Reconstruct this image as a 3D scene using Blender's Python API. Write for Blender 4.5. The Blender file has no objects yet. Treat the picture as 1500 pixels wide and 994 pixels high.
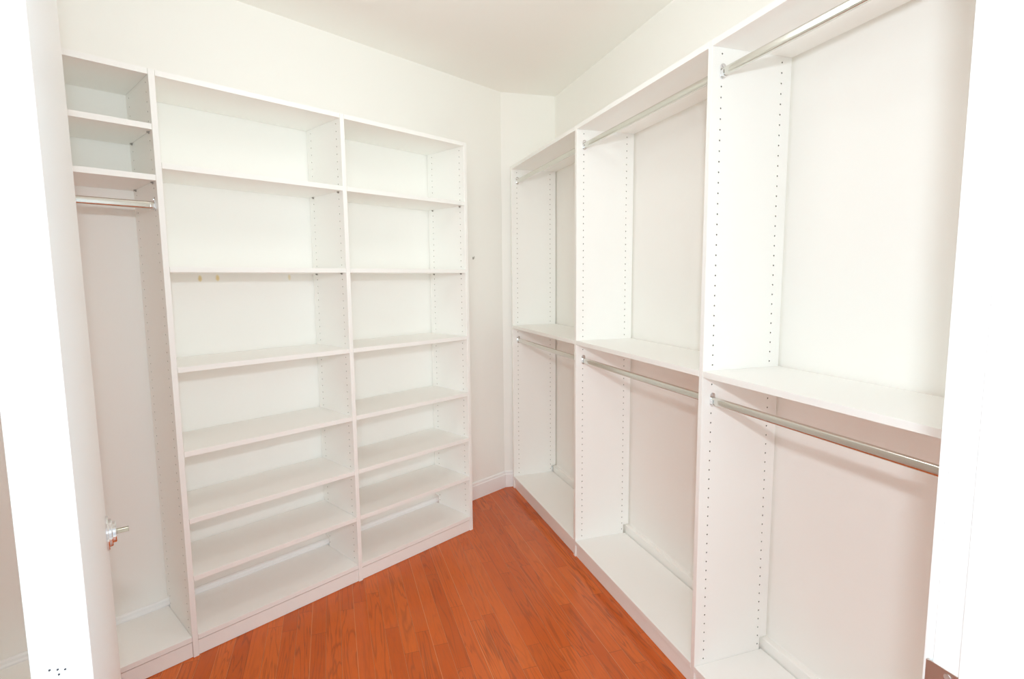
import bpy, bmesh, math
from mathutils import Vector, Matrix
SC = bpy.context.scene
COL = SC.collection

# ------------------------------------------------------------------ materials
def mat(name):
    m = bpy.data.materials.new(name); m.use_nodes = True
    nt = m.node_tree; b = nt.nodes['Principled BSDF']
    return m, nt, b
def node(nt, t, **k):
    n = nt.nodes.new(t)
    for a, v in k.items(): setattr(n, a, v)
    return n
def math_n(nt, op, a, b=None, c=None):
    n = node(nt, 'ShaderNodeMath', operation=op)
    for i, v in enumerate((a, b, c)):
        if v is None: continue
        if isinstance(v, (int, float)): n.inputs[i].default_value = v
        else: nt.links.new(v, n.inputs[i])
    return n.outputs[0]
def mix_rgb(nt, f, a, b, mode='MIX'):
    n = node(nt, 'ShaderNodeMix', data_type='RGBA', blend_type=mode)
    for s, v in ((n.inputs['Factor'], f), (n.inputs['A'], a), (n.inputs['B'], b)):
        if isinstance(v, (int, float)): s.default_value = v
        elif isinstance(v, tuple): s.default_value = (*v, 1)
        else: nt.links.new(v, s)
    return n.outputs['Result']

def plain(name, col, rough=.5, metal=0., spec=.5, bump=0., bscale=200., vary=.0):
    m, nt, b = mat(name)
    b.inputs['Base Color'].default_value = (*col, 1)
    b.inputs['Roughness'].default_value = rough
    b.inputs['Metallic'].default_value = metal
    b.inputs['Specular IOR Level'].default_value = spec
    tc = node(nt, 'ShaderNodeTexCoord')
    if vary:
        n = node(nt, 'ShaderNodeTexNoise'); n.inputs['Scale'].default_value = 2.5
        nt.links.new(tc.outputs['Object'], n.inputs['Vector'])
        c = mix_rgb(nt, n.outputs['Fac'], tuple(x*(1-vary) for x in col), tuple(min(1, x*(1+vary)) for x in col))
        nt.links.new(c, b.inputs['Base Color'])
    if bump:
        n = node(nt, 'ShaderNodeTexNoise'); n.inputs['Scale'].default_value = bscale
        nt.links.new(tc.outputs['Object'], n.inputs['Vector'])
        bp = node(nt, 'ShaderNodeBump'); bp.inputs['Strength'].default_value = bump
        bp.inputs['Distance'].default_value = .001
        nt.links.new(n.outputs['Fac'], bp.inputs['Height'])
        nt.links.new(bp.outputs['Normal'], b.inputs['Normal'])
    return m

WALLC = (.94, .93, .894)
M_WALL = plain('cream_wall_paint', WALLC, .75, spec=.25, bump=.12, vary=.006)
M_CEIL = plain('ceiling_paint', (.93, .92, .885), .9, spec=.2, bump=.1, vary=.006)
M_MEL = plain('white_melamine', (.94, .934, .906), .38, spec=.4, bump=.04, bscale=500., vary=.004)
M_TRIM = plain('white_trim_paint', (.935, .935, .93), .35, spec=.45)
M_DOOR = plain('white_door_paint', (.88, .88, .875), .4, spec=.45, bump=.05, vary=.004)
M_ROD = plain('satin_chrome_rod', (.72, .71, .66), .22, metal=1)
M_CHROME = plain('polished_chrome', (.82, .82, .83), .08, metal=1)
M_BRASS = plain('tarnished_spindle_steel', (.55, .50, .40), .4, metal=1)
M_STRIKE = plain('bronze_strike_plate', (.58, .50, .45), .33, metal=1, bump=.2, bscale=900.)
M_DARK = plain('painted_hole_shade', (.05, .045, .05), .8)  # near-black colour standing in for the shade inside small holes
M_PIN = plain('grey_shelf_pin', (.38, .36, .33), .4, metal=.6)

# wall with three yellow glue stains (mask in the wall's own coordinates)
def stained_wall(spots):
    m, nt, b = mat('cream_wall_paint_with_stains')
    b.inputs['Roughness'].default_value = .75
    b.inputs['Specular IOR Level'].default_value = .25
    tc = node(nt, 'ShaderNodeTexCoord')
    s = node(nt, 'ShaderNodeSeparateXYZ'); nt.links.new(tc.outputs['Object'], s.inputs[0])
    nz = node(nt, 'ShaderNodeTexNoise'); nz.inputs['Scale'].default_value = 60
    nt.links.new(tc.outputs['Object'], nz.inputs['Vector'])
    tot = None
    for (u, z, ru, rz, st) in spots:
        du = math_n(nt, 'DIVIDE', math_n(nt, 'SUBTRACT', s.outputs['X'], u), ru)
        dz = math_n(nt, 'DIVIDE', math_n(nt, 'SUBTRACT', s.outputs['Z'], z), rz)
        d2 = math_n(nt, 'ADD', math_n(nt, 'MULTIPLY', du, du), math_n(nt, 'MULTIPLY', dz, dz))
        d2 = math_n(nt, 'ADD', d2, math_n(nt, 'MULTIPLY', math_n(nt, 'SUBTRACT', nz.outputs['Fac'], .5), 1.2))
        k = node(nt, 'ShaderNodeMapRange'); k.inputs['From Min'].default_value = .2; k.inputs['From Max'].default_value = 1.3
        k.inputs['To Min'].default_value = st; k.inputs['To Max'].default_value = 0
        nt.links.new(d2, k.inputs['Value'])
        tot = k.outputs[0] if tot is None else math_n(nt, 'MAXIMUM', tot, k.outputs[0])
    c = mix_rgb(nt, tot, WALLC, (.80, .66, .33))
    nt.links.new(c, b.inputs['Base Color'])
    n = node(nt, 'ShaderNodeTexNoise'); n.inputs['Scale'].default_value = 200
    nt.links.new(tc.outputs['Object'], n.inputs['Vector'])
    bp = node(nt, 'ShaderNodeBump'); bp.inputs['Strength'].default_value = .12; bp.inputs['Distance'].default_value = .001
    nt.links.new(n.outputs['Fac'], bp.inputs['Height']); nt.links.new(bp.outputs['Normal'], b.inputs['Normal'])
    return m

def floor_mat():
    m, nt, b = mat('red_oak_strip_floor')
    tc = node(nt, 'ShaderNodeTexCoord'); s = node(nt, 'ShaderNodeSeparateXYZ')
    nt.links.new(tc.outputs['Object'], s.inputs[0])
    X, Y = s.outputs['X'], s.outputs['Y']
    pw = .0566
    u = math_n(nt, 'DIVIDE', math_n(nt, 'ADD', X, 1.488 + 20*pw), pw)
    idx = math_n(nt, 'FLOOR', u); fu = math_n(nt, 'FRACT', u)
    wn = node(nt, 'ShaderNodeTexWhiteNoise', noise_dimensions='1D'); nt.links.new(idx, wn.inputs['W'])
    r1 = wn.outputs['Value']
    L = math_n(nt, 'ADD', math_n(nt, 'MULTIPLY', r1, .35), .62)
    vv = math_n(nt, 'DIVIDE', math_n(nt, 'ADD', Y, math_n(nt, 'ADD', math_n(nt, 'MULTIPLY', r1, 7.3), 10)), L)
    jdx = math_n(nt, 'FLOOR', vv); fv = math_n(nt, 'FRACT', vv)
    cv = node(nt, 'ShaderNodeCombineXYZ'); nt.links.new(idx, cv.inputs[0]); nt.links.new(jdx, cv.inputs[1])
    w2 = node(nt, 'ShaderNodeTexWhiteNoise', noise_dimensions='2D'); nt.links.new(cv.outputs[0], w2.inputs['Vector'])
    rb = w2.outputs['Value']; rc = w2.outputs['Color']
    # grain: stretched noise shifted per board
    sep = node(nt, 'ShaderNodeSeparateColor'); nt.links.new(rc, sep.inputs[0])
    gx = math_n(nt, 'ADD', math_n(nt, 'MULTIPLY', X, 20), math_n(nt, 'MULTIPLY', sep.outputs[0], 40))
    gy = math_n(nt, 'ADD', math_n(nt, 'MULTIPLY', Y, 1.5), math_n(nt, 'MULTIPLY', sep.outputs[1], 40))
    gv = node(nt, 'ShaderNodeCombineXYZ'); nt.links.new(gx, gv.inputs[0]); nt.links.new(gy, gv.inputs[1])
    g1 = node(nt, 'ShaderNodeTexNoise'); g1.inputs['Scale'].default_value = .9; g1.inputs['Detail'].default_value = 3; g1.inputs['Distortion'].default_value = .6
    nt.links.new(gv.outputs[0], g1.inputs['Vector'])
    # cathedral rings = contour lines of that noise
    ring = math_n(nt, 'FRACT', math_n(nt, 'MULTIPLY', g1.outputs['Fac'], 9))
    ring = math_n(nt, 'ABSOLUTE', math_n(nt, 'SUBTRACT', ring, .5))
    rg = node(nt, 'ShaderNodeMapRange'); nt.links.new(ring, rg.inputs['Value'])
    rg.inputs['From Min'].default_value = 0; rg.inputs['From Max'].default_value = .22
    rg.inputs['To Min'].default_value = 1; rg.inputs['To Max'].default_value = 0
    # fine pores
    pvx = math_n(nt, 'MULTIPLY', X, 420); pvy = math_n(nt, 'MULTIPLY', Y, 14)
    pv = node(nt, 'ShaderNodeCombineXYZ'); nt.links.new(pvx, pv.inputs[0]); nt.links.new(pvy, pv.inputs[1])
    g2 = node(nt, 'ShaderNodeTexNoise'); g2.inputs['Scale'].default_value = 1; g2.inputs['Detail'].default_value = 2
    nt.links.new(pv.outputs[0], g2.inputs['Vector'])
    g3 = node(nt, 'ShaderNodeTexNoise'); g3.inputs['Scale'].default_value = 5; nt.links.new(tc.outputs['Object'], g3.inputs['Vector'])
    ramp = node(nt, 'ShaderNodeValToRGB'); nt.links.new(rb, ramp.inputs[0])
    e = ramp.color_ramp.elements
    e[0].position = 0; e[0].color = (*FL[0], 1)
    e[1].position = 1; e[1].color = (*FL[2], 1)
    k = e.new(.5); k.color = (*FL[1], 1)
    col = ramp.outputs[0]
    strength = math_n(nt, 'MULTIPLY', rg.outputs[0], math_n(nt, 'ADD', math_n(nt, 'MULTIPLY', sep.outputs[2], .62), .14))
    col = mix_rgb(nt, strength, col, (.26, .048, .012))
    pr = node(nt, 'ShaderNodeMapRange'); nt.links.new(g2.outputs['Fac'], pr.inputs['Value'])
    pr.inputs['From Min'].default_value = .45; pr.inputs['From Max'].default_value = .7; pr.inputs['To Min'].default_value = 0; pr.inputs['To Max'].default_value = .3
    col = mix_rgb(nt, pr.outputs[0], col, (.33, .085, .025))
    col = mix_rgb(nt, math_n(nt, 'MULTIPLY', g3.outputs['Fac'], .25), col, (.62, .2, .06))
    # seams
    def edge(f, w):
        a = math_n(nt, 'MINIMUM', f, math_n(nt, 'SUBTRACT', 1., f))
        return math_n(nt, 'LESS_THAN', a, w)
    eu = edge(fu, .016); ev = edge(fv, .0013)
    # long seams alternate between pale filler lines and dark lines
    pale = math_n(nt, 'GREATER_THAN', math_n(nt, 'FRACT', math_n(nt, 'MULTIPLY', idx, .37)), .45)
    seamc = mix_rgb(nt, pale, (.20, .05, .015), (.75, .36, .15))
    col = mix_rgb(nt, math_n(nt, 'MULTIPLY', eu, .6), col, seamc)
    col = mix_rgb(nt, math_n(nt, 'MULTIPLY', ev, .6), col, (.2, .05, .015))
    nt.links.new(col, b.inputs['Base Color'])
    b.inputs['Roughness'].default_value = .16
    b.inputs['Specular IOR Level'].default_value = .28
    bp = node(nt, 'ShaderNodeBump'); bp.inputs['Strength'].default_value = .25; bp.inputs['Distance'].default_value = .0006
    h = math_n(nt, 'SUBTRACT', math_n(nt, 'MULTIPLY', g2.outputs['Fac'], .3), math_n(nt, 'MAXIMUM', eu, ev))
    nt.links.new(h, bp.inputs['Height']); nt.links.new(bp.outputs['Normal'], b.inputs['Normal'])
    return m
FL = ((.55, .090, .010), (.64, .113, .014), (.70, .140, .020))
M_FLOOR = floor_mat()

# ------------------------------------------------------------------ mesh helpers
def link(name, bm, m, parent=None, M=None):
    me = bpy.data.meshes.new(name)
    bmesh.ops.recalc_face_normals(bm, faces=bm.faces)
    bm.to_mesh(me); bm.free()
    for x in (m if isinstance(m, (list, tuple)) else [m]): me.materials.append(x)
    o = bpy.data.objects.new(name, me); COL.objects.link(o)
    if parent is not None: o.parent = parent
    if M is not None: o.matrix_local = M
    return o
def box(bm, x0, x1, y0, y1, z0, z1, bev=0.):
    v = [bm.verts.new((x, y, z)) for z in (z0, z1) for x, y in ((x0, y0), (x1, y0), (x1, y1), (x0, y1))]
    fs = [bm.faces.new([v[i] for i in q]) for q in ((0, 3, 2, 1), (4, 5, 6, 7), (0, 1, 5, 4), (1, 2, 6, 5), (2, 3, 7, 6), (3, 0, 4, 7))]
    if bev:
        es = list({e for f in fs for e in f.edges})
        bmesh.ops.bevel(bm, geom=es, offset=bev, segments=2, profile=.5, affect='EDGES')
def boxbm(*a, **k):
    bm = bmesh.new(); box(bm, *a, **k); return bm
def prism(bm, pts, z0, z1):
    a = [bm.verts.new((x, y, z0)) for x, y in pts]; b = [bm.verts.new((x, y, z1)) for x, y in pts]
    bm.faces.new(a[::-1]); bm.faces.new(b)
    n = len(pts)
    for i in range(n): bm.faces.new((a[i], a[(i+1) % n], b[(i+1) % n], b[i]))
def prism_y(bm, pts, y0, y1):
    """outline in (x, z) extruded along y"""
    a = [bm.verts.new((x, y0, z)) for x, z in pts]; b = [bm.verts.new((x, y1, z)) for x, z in pts]
    bm.faces.new(a); bm.faces.new(b[::-1])
    n = len(pts)
    for i in range(n): bm.faces.new((a[i], b[i], b[(i+1) % n], a[(i+1) % n]))
def cyl(bm, axis, c0, c1, r, n=16):
    """cylinder between two points along axis letter"""
    c0 = Vector(c0); c1 = Vector(c1)
    d = (c1-c0).normalized(); a = d.orthogonal().normalized(); b = d.cross(a)
    A = [bm.verts.new(c0 + (a*math.cos(t)+b*math.sin(t))*r) for t in [2*math.pi*i/n for i in range(n)]]
    B = [bm.verts.new(c1 + (a*math.cos(t)+b*math.sin(t))*r) for t in [2*math.pi*i/n for i in range(n)]]
    bm.faces.new(A[::-1]); bm.faces.new(B)
    for i in range(n): bm.faces.new((A[i], A[(i+1) % n], B[(i+1) % n], B[i]))
def structure(o): o['kind'] = 'structure'; return o
def thing(name, label, cat, M, group=None):
    o = bpy.data.objects.new(name, None); COL.objects.link(o); o.matrix_world = M
    o.empty_display_size = .1
    o['label'] = label; o['category'] = cat
    if group: o['group'] = group
    return o
def smooth(o):
    for p in o.data.polygons: p.use_smooth = True
    return o

# ------------------------------------------------------------------ layout (metres)
CAM = Vector((-1.1312, -1.4498, 1.4113))
YAW, PITCH, ROLL, FPX = .3214, -.1103, -.0092, 796.5
TH = 1.077
dA = Vector((math.sin(TH), math.cos(TH), 0)); nA = Vector((-dA.y, dA.x, 0))
A0 = Vector((-1.0579, 1.0839, 0))
MA = Matrix(((dA.x, nA.x, 0, A0.x), (dA.y, nA.y, 0, A0.y), (0, 0, 1, 0), (0, 0, 0, 1)))   # local x = along, y = depth
# right unit: local x = along (towards the camera, -Y world), y = depth (+X world)
MB = Matrix(((0, 1, 0, 0), (-1, 0, 0, 0), (0, 0, 1, 0), (0, 0, 0, 1)))
WV = .3115           # wall behind both units (depth of wall face from the unit fronts)
PD = .3055           # panel depth
T = .0195            # board thickness
HP = 2.126           # panel height
ZT = 2.107           # underside of the top board
ZC = 2.5895
ZB = .0637           # underside of bottom board
YF = -1.0126         # closet side face of the doorway wall
JX = -.431           # right jamb face
HX = -1.365          # left jamb face
XE = -2.50           # end wall

def Aw(u, v): 
    p = MA @ Vector((u, v, 0)); return (p.x, p.y)
K1 = Aw(1.309, WV)                       # far corner of the left wall
K2 = (WV+.002, 1.957)
WB = WV + .002
# point of left wall at x = XE
uE = (XE - A0.x - nA.x*WV)/dA.x
KE = Aw(uE, WV)

# ------------------------------------------------------------------ the room
# left wall built in its own coordinates (x along the wall, y depth)
spots = []
def wall_A_hit(px, py):
    fw = Vector((math.sin(YAW)*math.cos(PITCH), math.cos(YAW)*math.cos(PITCH), math.sin(PITCH)))
    rt = Vector((math.cos(YAW), -math.sin(YAW), 0)); up = rt.cross(fw)
    r2 = rt*math.cos(ROLL)+up*math.sin(ROLL); u2 = up*math.cos(ROLL)-rt*math.sin(ROLL)
    d = fw + r2*(px-750)/FPX + u2*(497-py)/FPX
    s = (nA.dot(A0) + WV - nA.dot(CAM))/nA.dot(d)
    p = CAM + d*s
    return (p-A0).dot(dA), p.z
for px, py, st in ((293, 407.5, .9), (318.5, 407, .9), (424, 406, .55)):
    u, z = wall_A_hit(px, py); spots.append((u, z, .008, .014, st))
bm = boxbm(uE-.15, 1.309, WV, WV+.12, -.02, ZC+.05)
structure(link('wall_left', bm, stained_wall(spots), M=MA))
bm = bmesh.new()
K1b = Aw(1.309, WV+.12)
prism(bm, [K1, K2, (WB+.12, 2.09), K1b], -.02, ZC+.05); structure(link('wall_back', bm, M_WALL))
structure(link('wall_right', boxbm(WB, WB+.12, YF-.12, K2[1]+.05, -.02, ZC+.05), M_WALL))
structure(link('wall_end', boxbm(XE-.12, XE, YF-.12, KE[1]+.12, -.02, ZC+.05), M_WALL))
# doorway wall: two piers and a header in one mesh
bm = bmesh.new()
box(bm, XE-.12, HX-.018, YF-.116, YF, -.02, ZC+.05)
box(bm, JX+.018, WB, YF-.116, YF, -.02, ZC+.05)
box(bm, HX-.018, JX+.018, YF-.116, YF, 2.06, ZC+.05)
structure(link('wall_front', bm, M_WALL))
bm = bmesh.new(); prism(bm, [(XE, YF-.1), (WB, YF-.1), (WB, K2[1]), K1, KE, (XE, KE[1])], ZC, ZC+.08)
structure(link('ceiling', bm, M_CEIL))
bm = bmesh.new(); box(bm, XE-.2, WB+.2, YF-.1, 2.2, -.03, 0)
structure(link('floor', bm, M_FLOOR))
structure(link('floor', boxbm(XE-.6, WB+.9, -3.8, YF-.1, -.03, 0), plain('pale_bounce_floor', (.72, .70, .66), .95, spec=.1, bump=.5, bscale=900.)))  # unseen outer floor, made pale to give brighter, less red bounce light

# baseboards (profile: flat board with eased top), one per wall
def base_profile(bm, x0, x1, y, s=1, h=.110, t=.0125, square=False):
    """runs along x, wall face at y, board towards -y*s"""
    pr = [(0, 0), (t, 0), (t, h-.022), (t-.004, h-.016), (t-.0045, h-.006), (t-.009, h), (0, h)]
    if square: pr = [(0, 0), (t, 0), (t, h-.003), (t-.001, h-.001), (t-.003, h), (.001, h), (0, h)]
    a = [bm.verts.new((x0, y - s*p, z)) for p, z in pr]; b = [bm.verts.new((x1, y - s*p, z)) for p, z in pr]
    bm.faces.new(a); bm.faces.new(b[::-1])
    for i in range(len(pr)): bm.faces.new((a[i], b[i], b[(i+1) % 7], a[(i+1) % 7]))
bm = bmesh.new(); base_profile(bm, uE+.03, 1.305, WV); structure(link('baseboard_left', bm, M_TRIM, M=MA))
bm = bmesh.new(); base_profile(bm, -1.94, 1.0, WB, h=.122, t=.0235, square=True); structure(link('baseboard_right', bm, M_WALL, M=MB))
ang = math.atan2(K2[1]-K1[1], K2[0]-K1[0]); Lc = math.hypot(K2[0]-K1[0], K2[1]-K1[1])
Mc = Matrix.Translation((K1[0], K1[1], 0)) @ Matrix.Rotation(ang, 4, 'Z')
bm = bmesh.new(); base_profile(bm, .004, Lc-.014, 0); structure(link('baseboard_back', bm, M_TRIM, M=Mc))

# ------------------------------------------------------------------ closet organizers
ZH = 1.9931
HOLES = [ZH-.032*i for i in range(-3, 60)]
VF, VB = .0366, .2670
def hole_face(bm, x, nx, holes=True, mi=1):
    """side face of a panel in plane x (local), looking along nx, with drilled pin holes.
    local axes: x thickness, y depth, z height"""
    hw = .010; r = .0026; dp = .006
    nb = (PD-.030, .128)      # notch start (y), notch height
    def quad(y0, y1, z0, z1):
        if y1-y0 < 1e-6 or z1-z0 < 1e-6: return
        bm.faces.new([bm.verts.new((x, y, z)) for y, z in ((y0, z0), (y1, z0), (y1, z1), (y0, z1))])
    y0 = .001
    if not holes:
        quad(y0, nb[0], 0, HP); quad(nb[0], PD, nb[1], HP); return
    zlo = HOLES[-1]-.016; zhi = HOLES[0]+.016
    quad(y0, nb[0], 0, zlo); quad(y0, nb[0], zhi, HP); quad(nb[0], PD, nb[1], HP)
    quad(y0, VF-hw, zlo, zhi); quad(VF+hw, VB-hw+.0, zlo, zhi); 
    quad(min(VB+hw, nb[0]), nb[0], zlo, zhi)
    for yc in (VF, VB):
        hr = min(hw, nb[0]-VB) if yc == VB else hw
        for zc in HOLES:
            sq = [(-hw, -.016), (0, -.016), (hr, -.016), (hr, 0), (hr, .016), (0, .016), (-hw, .016), (-hw, 0)]
            outer = [bm.verts.new((x, yc+a, zc+b)) for a, b in sq]
            cir = [(math.cos(t)*r, math.sin(t)*r) for t in [math.radians(225+45*i) for i in range(8)]]
            inner = [bm.verts.new((x, yc+a, zc+b)) for a, b in cir]
            deep = [bm.verts.new((x-nx*dp, yc+a, zc+b)) for a, b in cir]
            for i in range(8):
                j = (i+1) % 8
                bm.faces.new((outer[i], outer[j], inner[j], inner[i]))
                f = bm.faces.new((inner[i], inner[j], deep[j], deep[i])); f.material_index = mi
            f = bm.faces.new(deep); f.material_index = mi
def panel_mesh(name, left=True, right=True):
    bm = bmesh.new()
    h = T/2
    hole_face(bm, -h, -1, left); hole_face(bm, h, 1, right)
    def q(*pts): bm.faces.new([bm.verts.new(p) for p in pts])
    c = .001
    ny, nz = PD-.030, .128
    q((-h+c, 0, 0), (h-c, 0, 0), (h-c, 0, HP), (-h+c, 0, HP))
    q((-h, c, 0), (-h+c, 0, 0), (-h+c, 0, HP), (-h, c, HP)); q((h, c, 0), (h-c, 0, 0), (h-c, 0, HP), (h, c, HP))
    q((-h, PD, nz), (h, PD, nz), (h, PD, HP), (-h, PD, HP))
    q((-h, ny, 0), (h, ny, 0), (h, ny, nz), (-h, ny, nz)); q((-h, ny, nz), (h, ny, nz), (h, PD, nz), (-h, PD, nz))
    q((-h, c, HP), (-h+c, 0, HP), (h-c, 0, HP), (h, c, HP), (h, PD, HP), (-h, PD, HP))
    q((-h, c, 0), (-h+c, 0, 0), (h-c, 0, 0), (h, c, 0), (h, ny, 0), (-h, ny, 0))
    bmesh.ops.remove_doubles(bm, verts=bm.verts, dist=1e-5)
    me = bpy.data.meshes.new(name); bmesh.ops.recalc_face_normals(bm, faces=bm.faces)
    bm.to_mesh(me); bm.free(); me.materials.append(M_MEL); me.materials.append(M_HOLE)
    return me
M_HOLE = plain('raw_particleboard_hole', (.30, .27, .23), .9)
PANEL = {}
def panel(parent, u, left=True, right=True):
    k = (left, right)
    if k not in PANEL: PANEL[k] = panel_mesh('side_panel', *k)
    o = bpy.data.objects.new('side_panel', PANEL[k]); COL.objects.link(o)
    o.parent = parent; o.location = (u, 0, 0); return o

def shelf(parent, name, u0, u1, z, y0=0., y1=PD, t=T, pins=True):
    """board whose underside is at z; u0/u1 = faces of the two panels"""
    g = .0008
    bm = boxbm(u0+g, u1-g, y0, y1, z, z+t, bev=.0008)
    o = link(name, bm, M_MEL, parent)
    if pins:
        for ue, s in ((u0, 1), (u1, -1)):
            for yc in (VF, VB):
                bm = bmesh.new()
                a, b = ue + s*.0002, ue + s*.008
                cyl(bm, 'x', (a, yc, z-.0028), (b, yc, z-.0028), .0025, 10)
                box(bm, min(ue+s*.0010, ue+s*.0028), max(ue+s*.0010, ue+s*.0028), yc-.0048, yc+.0048, z-.0075, z-.0001)
                link('shelf_pin', bm, M_PIN, o)
    return o
def kick(parent, u0, u1, rec):
    g = .0012
    return link('toe_kick', boxbm(u0+g, u1-g, rec, rec+.018, .0015, ZB-.0045, bev=.0006), M_MEL, parent)

h = T/2
# left unit ---------------------------------------------------------------
orgA = thing('closet_organizer', 'white melamine shelving unit with many shelves and one short rod along the left wall', 'shelving unit', MA)
UA = [-1.38, -.6955, .0098, .7180]        # panel centre lines
panel(orgA, UA[0], False, True); panel(orgA, UA[1]); panel(orgA, UA[2]); panel(orgA, UA[3], True, False)
S16 = [1.8016, 1.4465, 1.0872, .7749, .5193, .2962]
for k in range(3):
    a, b = UA[k]+h, UA[k+1]-h
    shelf(orgA, 'top_shelf', a, b, ZT, pins=False)
    shelf(orgA, 'bottom_shelf', a, b, ZB, y1=PD-.0075, pins=False)
    kick(orgA, a, b, .0040)
for k in (1, 2):
    for z in S16: shelf(orgA, 'shelf', UA[k]+h, UA[k+1]-h, z, pins=(z != S16[2]))
for z in (1.9275, 1.7585): shelf(orgA, 'shelf', UA[0]+h, UA[1]-h, z)

# right unit: local x = -world y --------------------------------------------
orgB = thing('closet_organizer', 'white melamine hanging unit with two rods in every bay, along the right wall', 'shelving unit', MB)
UB = [-1.942, -.9672, -.0098, .945]
panel(orgB, UB[0], False, True); panel(orgB, UB[1]); panel(orgB, UB[2]); panel(orgB, UB[3], True, False)
for k in range(3):
    a, b = UB[k]+h, UB[k+1]-h
    shelf(orgB, 'top_shelf', a, b, ZT, pins=False)
    shelf(orgB, 'shelf', a, b, 1.0905, pins=False)
    shelf(orgB, 'bottom_shelf', a, b, ZB, y1=PD-.0205, pins=False)
    kick(orgB, a, b, .006)

# rods ---------------------------------------------------------------------
def stadium(w, hh, n=8, x=0, z=0):
    r = w/2; out = []
    for i in range(n+1):
        t = math.pi*i/n; out.append((x+r*math.cos(t), z+hh/2-r+r*math.sin(t)))
    for i in range(n+1):
        t = math.pi+math.pi*i/n; out.append((x+r*math.cos(t), z-hh/2+r+r*math.sin(t)))
    return out
def extrude_x(bm, pts, x0, x1):
    a = [bm.verts.new((x0, p, z)) for p, z in pts]; b = [bm.verts.new((x1, p, z)) for p, z in pts]
    bm.faces.new(a); bm.faces.new(b[::-1]); n = len(pts)
    for i in range(n): bm.faces.new((a[i], b[i], b[(i+1) % n], a[(i+1) % n]))
def bracket(root, u, s):
    bm = bmesh.new()
    # flange with a rounded head, screw and U-shaped cup (local z = 0 at rod centre)
    extrude_x(bm, stadium(.019, .046, z=.0035), u+s*.0004, u+s*.0030)
    w, d = .0098, .0018
    o1 = []; i1 = []
    for i in range(13):
        t = math.pi + math.pi*i/12
        o1.append((w*math.cos(t), -.0055+w*math.sin(t))); i1.append(((w-d)*math.cos(t), -.0055+(w-d)*math.sin(t)))
    pts = [(-w, .004)] + o1 + [(w, .004), (w-d, .004)] + i1[::-1] + [(-w+d, .004)]
    extrude_x(bm, pts, u+s*.0028, u+s*.0150)
    cyl(bm, 'x', (u+s*.0030, 0, .0195), (u+s*.0046, 0, .0195), .0042, 12)
    return link('rod_bracket', bm, M_CHROME, root)
def rod(parentM, a, b, z, label, v=.0395):
    M = parentM @ Matrix.Translation(((a+b)/2, v, z))
    r = thing('closet_rod', label, 'closet rod', M, 'oval hanging rods')
    L = (b-a)/2
    bm = bmesh.new(); extrude_x(bm, stadium(.0150, .0265, 10, z=0), -L+.0034, L-.0034)
    o = link('rod_tube', bm, M_ROD, r)
    for p in o.data.polygons: p.use_smooth = len(p.vertices) == 4
    try: o.data.set_sharp_from_angle(angle=math.radians(40))
    except Exception: pass
    bracket(r, -L, 1); bracket(r, L, -1)
    return r
rod(MA, UA[0]+h, UA[1]-h, 1.6785, 'short chrome hanging rod under two small shelves at the far left')
nm = ('farthest', 'middle', 'nearest')
for k in range(3):
    a, b = UB[k]+h, UB[k+1]-h
    rod(MB, a, b, 2.0345, 'upper chrome rod under the top board of the %s right-hand bay' % nm[k])
    rod(MB, a, b, 1.0115, 'lower chrome rod under the middle shelf of the %s right-hand bay' % nm[k])

# ------------------------------------------------------------------ doorway trim on the right and left, header
def jamb(name, s, x):
    """s=+1: right jamb, face at x looking to -x; s=-1 left"""
    def X(a): return x + s*a
    bm = bmesh.new()
    def bx(xa, xb, *r, **k): box(bm, min(X(xa), X(xb)), max(X(xa), X(xb)), *r, **k)
    bx(0, .0185, YF-.117, YF, 0, 2.06, bev=.0015)                      # jamb board
    bx(-.011, .0005, YF-.085, YF-.0355, 0, 2.045, bev=.002)             # stop
    bx(.0055, .0630, YF+.0003, YF+.0160, 0, 2.11, bev=.0045)             # closet side casing
    bx(.0055, .0630, YF-.117-.016, YF-.1173, 0, 2.11, bev=.004)          # room side casing
    return structure(link(name, bm, M_TRIM))
tr = jamb('trim_1', 1, JX)
jamb('trim_2', -1, HX)
bm = bmesh.new()
box(bm, HX+.0004, JX-.0004, YF-.117, YF, 2.042, 2.0598, bev=.0015)
box(bm, HX-.005, JX+.005, YF+.0003, YF+.016, 2.0485, 2.11, bev=.004)
structure(link('trim_3', bm, M_TRIM))
# strike plate on the right jamb
bm = bmesh.new()
zt = .9285; zb2 = zt-.057
ya, yb = YF-.0345, YF+.002
x0 = JX-.0016
# plate with rectangular hole: frame of four boxes
hy0, hy1 = YF-.027, YF-.011; hz0, hz1 = zb2+.015, zt-.0165
for (a, b, c, d) in ((ya, yb, hz1, zt), (ya, yb, zb2, hz0), (ya, hy0, hz0, hz1), (hy1, yb, hz0, hz1)):
    box(bm, x0, JX+.0002, a, b, c, d)
# lip that curls over the casing edge
for i in range(5):
    t0, t1 = i/5, (i+1)/5
    box(bm, x0+.006*t0**2, x0+.0018+.006*t1**2, yb+.007*t0, yb+.007*t1, zb2+.008, zt-.003*t1)
sp = link('strike_plate', bm, M_STRIKE, tr); sp['label'] = 'bronze strike plate'
bm = bmesh.new(); cyl(bm, 'x', (x0-.0008, YF-.019, zt-.008), (x0+.001, YF-.019, zt-.008), .0042, 14)
link('screw', bm, M_CHROME, sp)
bm = boxbm(JX-.0003, JX+.0003, hy0, hy1, hz0, hz1); link('latch_hole_shade', bm, M_DARK, sp)  # thin dark sheet painting the shade inside the latch opening

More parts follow.
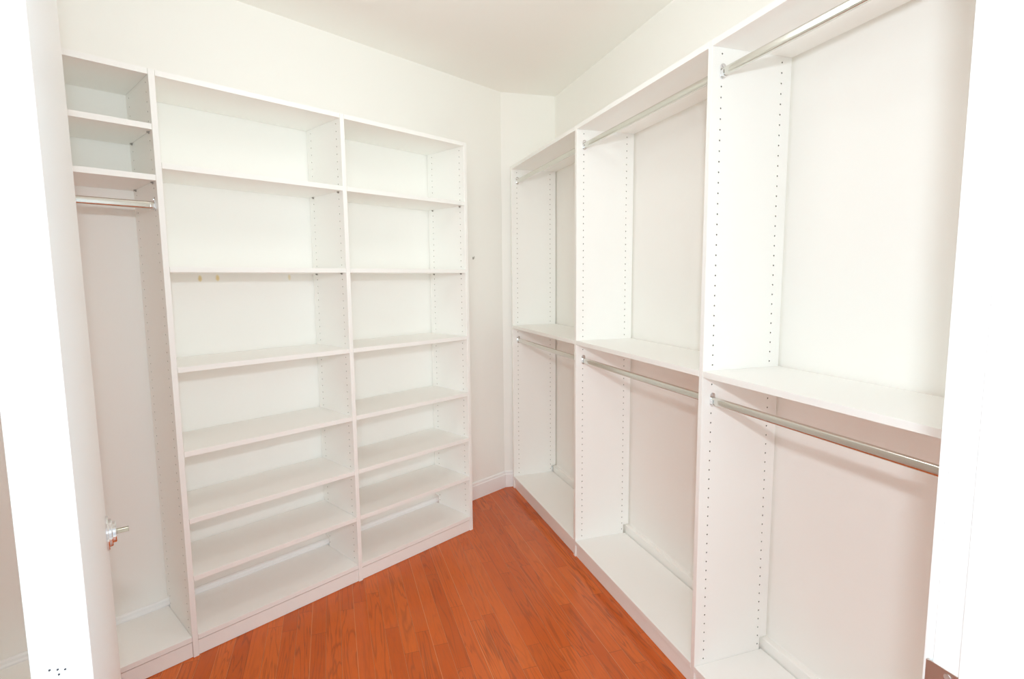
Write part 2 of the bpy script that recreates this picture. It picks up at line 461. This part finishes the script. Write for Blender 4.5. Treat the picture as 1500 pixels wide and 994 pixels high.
# ------------------------------------------------------------------ the open door
P0 = Vector((-1.3215, -.967, 0))           # near right corner of the slab
az = math.radians(-18.4)
d = Vector((math.sin(az), math.cos(az), 0)); nrm = Vector((math.cos(az), -math.sin(az), 0))
MD = Matrix(((d.x, nrm.x, 0, P0.x), (d.y, nrm.y, 0, P0.y), (0, 0, 1, .010), (0, 0, 0, 1)))   # x along leaf, y out of the face, z up
DT = .0362
dr = link('door_1', boxbm(0, .815, -DT, 0, 0, 2.022, bev=.0018), M_DOOR, M=MD); structure(dr)
def loc(px, py):     # where a photo ray meets the slab face
    fw = Vector((math.sin(YAW)*math.cos(PITCH), math.cos(YAW)*math.cos(PITCH), math.sin(PITCH)))
    rt = Vector((math.cos(YAW), -math.sin(YAW), 0)); up = rt.cross(fw)
    r2 = rt*math.cos(ROLL)+up*math.sin(ROLL); u2 = up*math.cos(ROLL)-rt*math.sin(ROLL)
    q = fw + r2*(px-750)/FPX + u2*(497-py)/FPX
    return q
KU, KZ = .735, .929
def lathe_y(bm, prof, n=40, c=(0, 0)):
    """profile (r, y) turned about local y axis through (c.x, c.z)"""
    rings = []
    for r, y in prof:
        if r < 1e-6: rings.append([bm.verts.new((c[0], y, c[1]))])
        else: rings.append([bm.verts.new((c[0]+r*math.cos(2*math.pi*i/n), y, c[1]+r*math.sin(2*math.pi*i/n))) for i in range(n)])
    for A, B in zip(rings, rings[1:]):
        for i in range(n):
            j = (i+1) % n
            if len(A) == 1 and len(B) == 1: continue
            if len(A) == 1: bm.faces.new((A[0], B[i], B[j]))
            elif len(B) == 1: bm.faces.new((A[i], B[0], A[j]))
            else: bm.faces.new((A[i], B[i], B[j], A[j]))
bm = bmesh.new()
lathe_y(bm, [(0, .0002), (.0325, .0002), (.0325, .003), (.0315, .0042), (.0262, .0044), (.0262, .0085), (.0250, .0097), (.0200, .0100), (.0200, .0142), (.0190, .0155), (.0095, .0158), (0, .0158)], c=(KU, KZ))
rose = link('knob_rose', bm, M_CHROME, dr); rose['label'] = 'stepped round chrome rose without a knob'
bm = bmesh.new(); box(bm, KU-.004, KU+.004, .0158, .035, KZ-.004, KZ+.004, bev=.0006)
link('spindle', bm, M_BRASS, rose)
# hinge screw holes on the near edge, their shade painted as flat dark discs
for px, py in ((72.5, 981), (84.5, 980), (86.5, 987), (95.5, 979.5)):
    q = loc(px, py); n0 = -d
    s = (P0-CAM).dot(n0)/q.dot(n0); p = CAM+q*s; lp = MD.inverted() @ p
    bm = bmesh.new(); cyl(bm, 'x', (-.0004, lp.y, lp.z), (.0002, lp.y, lp.z), .0009, 10)
    link('screw_hole_shade', bm, M_DARK, dr)

# small hook on the left wall beyond the shelving
u, z = wall_A_hit(693.0, 378)
Mh = MA @ Matrix.Translation((u, WV, z))
hk = bmesh.new()
cyl(hk, 'y', (0, 0, 0), (0, -.012, 0), .0016, 8); cyl(hk, 'y', (0, -.011, -.0015), (0, -.011, .012), .0014, 8)
box(hk, -.005, .005, -.0015, 0, -.007, .007)
o = link('wall_hook', hk, M_PIN, M=Mh); o['label'] = 'tiny metal hook on the wall just right of the left shelving unit'; o['category'] = 'hook'

# ------------------------------------------------------------------ light
w = bpy.data.worlds.new('world'); SC.world = w; w.use_nodes = True
w.node_tree.nodes['Background'].inputs[0].default_value = (.87, .965, 1.05, 1)
w.node_tree.nodes['Background'].inputs[1].default_value = .85
def lamp(name, kind, loc, energy, color, radius=None):
    l = bpy.data.lights.new(name, kind); l.energy = energy; l.color = color
    if radius: l.shadow_soft_size = radius
    o = bpy.data.objects.new(name, l); COL.objects.link(o); o.location = loc
    return o
# flash held just above the lens
lamp('camera_flash', 'POINT', (-1.12, -1.50, 1.70), 46, (.81, .945, 1.025), .035)
# added fill light under the closet ceiling, unseen above the frame
lamp('ceiling_fill', 'POINT', (-.80, .25, 2.40), 6.2, (.87, .95, .96), .16)
# added soft frontal fill behind the camera, no known window there
o = lamp('rear_fill', 'AREA', (-1.35, -3.5, 1.55), 58, (.83, .95, .99))
o.data.shape = 'RECTANGLE'; o.data.size = 1.7; o.data.size_y = 1.6; o.rotation_euler = (math.radians(90), 0, math.radians(-8))

# ------------------------------------------------------------------ camera
fw = Vector((math.sin(YAW)*math.cos(PITCH), math.cos(YAW)*math.cos(PITCH), math.sin(PITCH)))
rt = Vector((math.cos(YAW), -math.sin(YAW), 0)); up = rt.cross(fw)
r2 = rt*math.cos(ROLL)+up*math.sin(ROLL); u2 = up*math.cos(ROLL)-rt*math.sin(ROLL)
cd = bpy.data.cameras.new('camera'); cd.sensor_width = 36; cd.sensor_fit = 'HORIZONTAL'; cd.lens = 36*FPX/1500; cd.clip_start = .02
co = bpy.data.objects.new('camera', cd); COL.objects.link(co)
co.matrix_world = Matrix(((r2.x, u2.x, -fw.x, CAM.x), (r2.y, u2.y, -fw.y, CAM.y), (r2.z, u2.z, -fw.z, CAM.z), (0, 0, 0, 1)))
SC.camera = co
SC.view_settings.view_transform = 'Standard'; SC.view_settings.look = 'None'
SC.view_settings.gamma = 1; SC.view_settings.use_curve_mapping = False
SC.view_settings.exposure = .12
SC.cycles.max_bounces = 20; SC.cycles.diffuse_bounces = 16; SC.cycles.glossy_bounces = 6
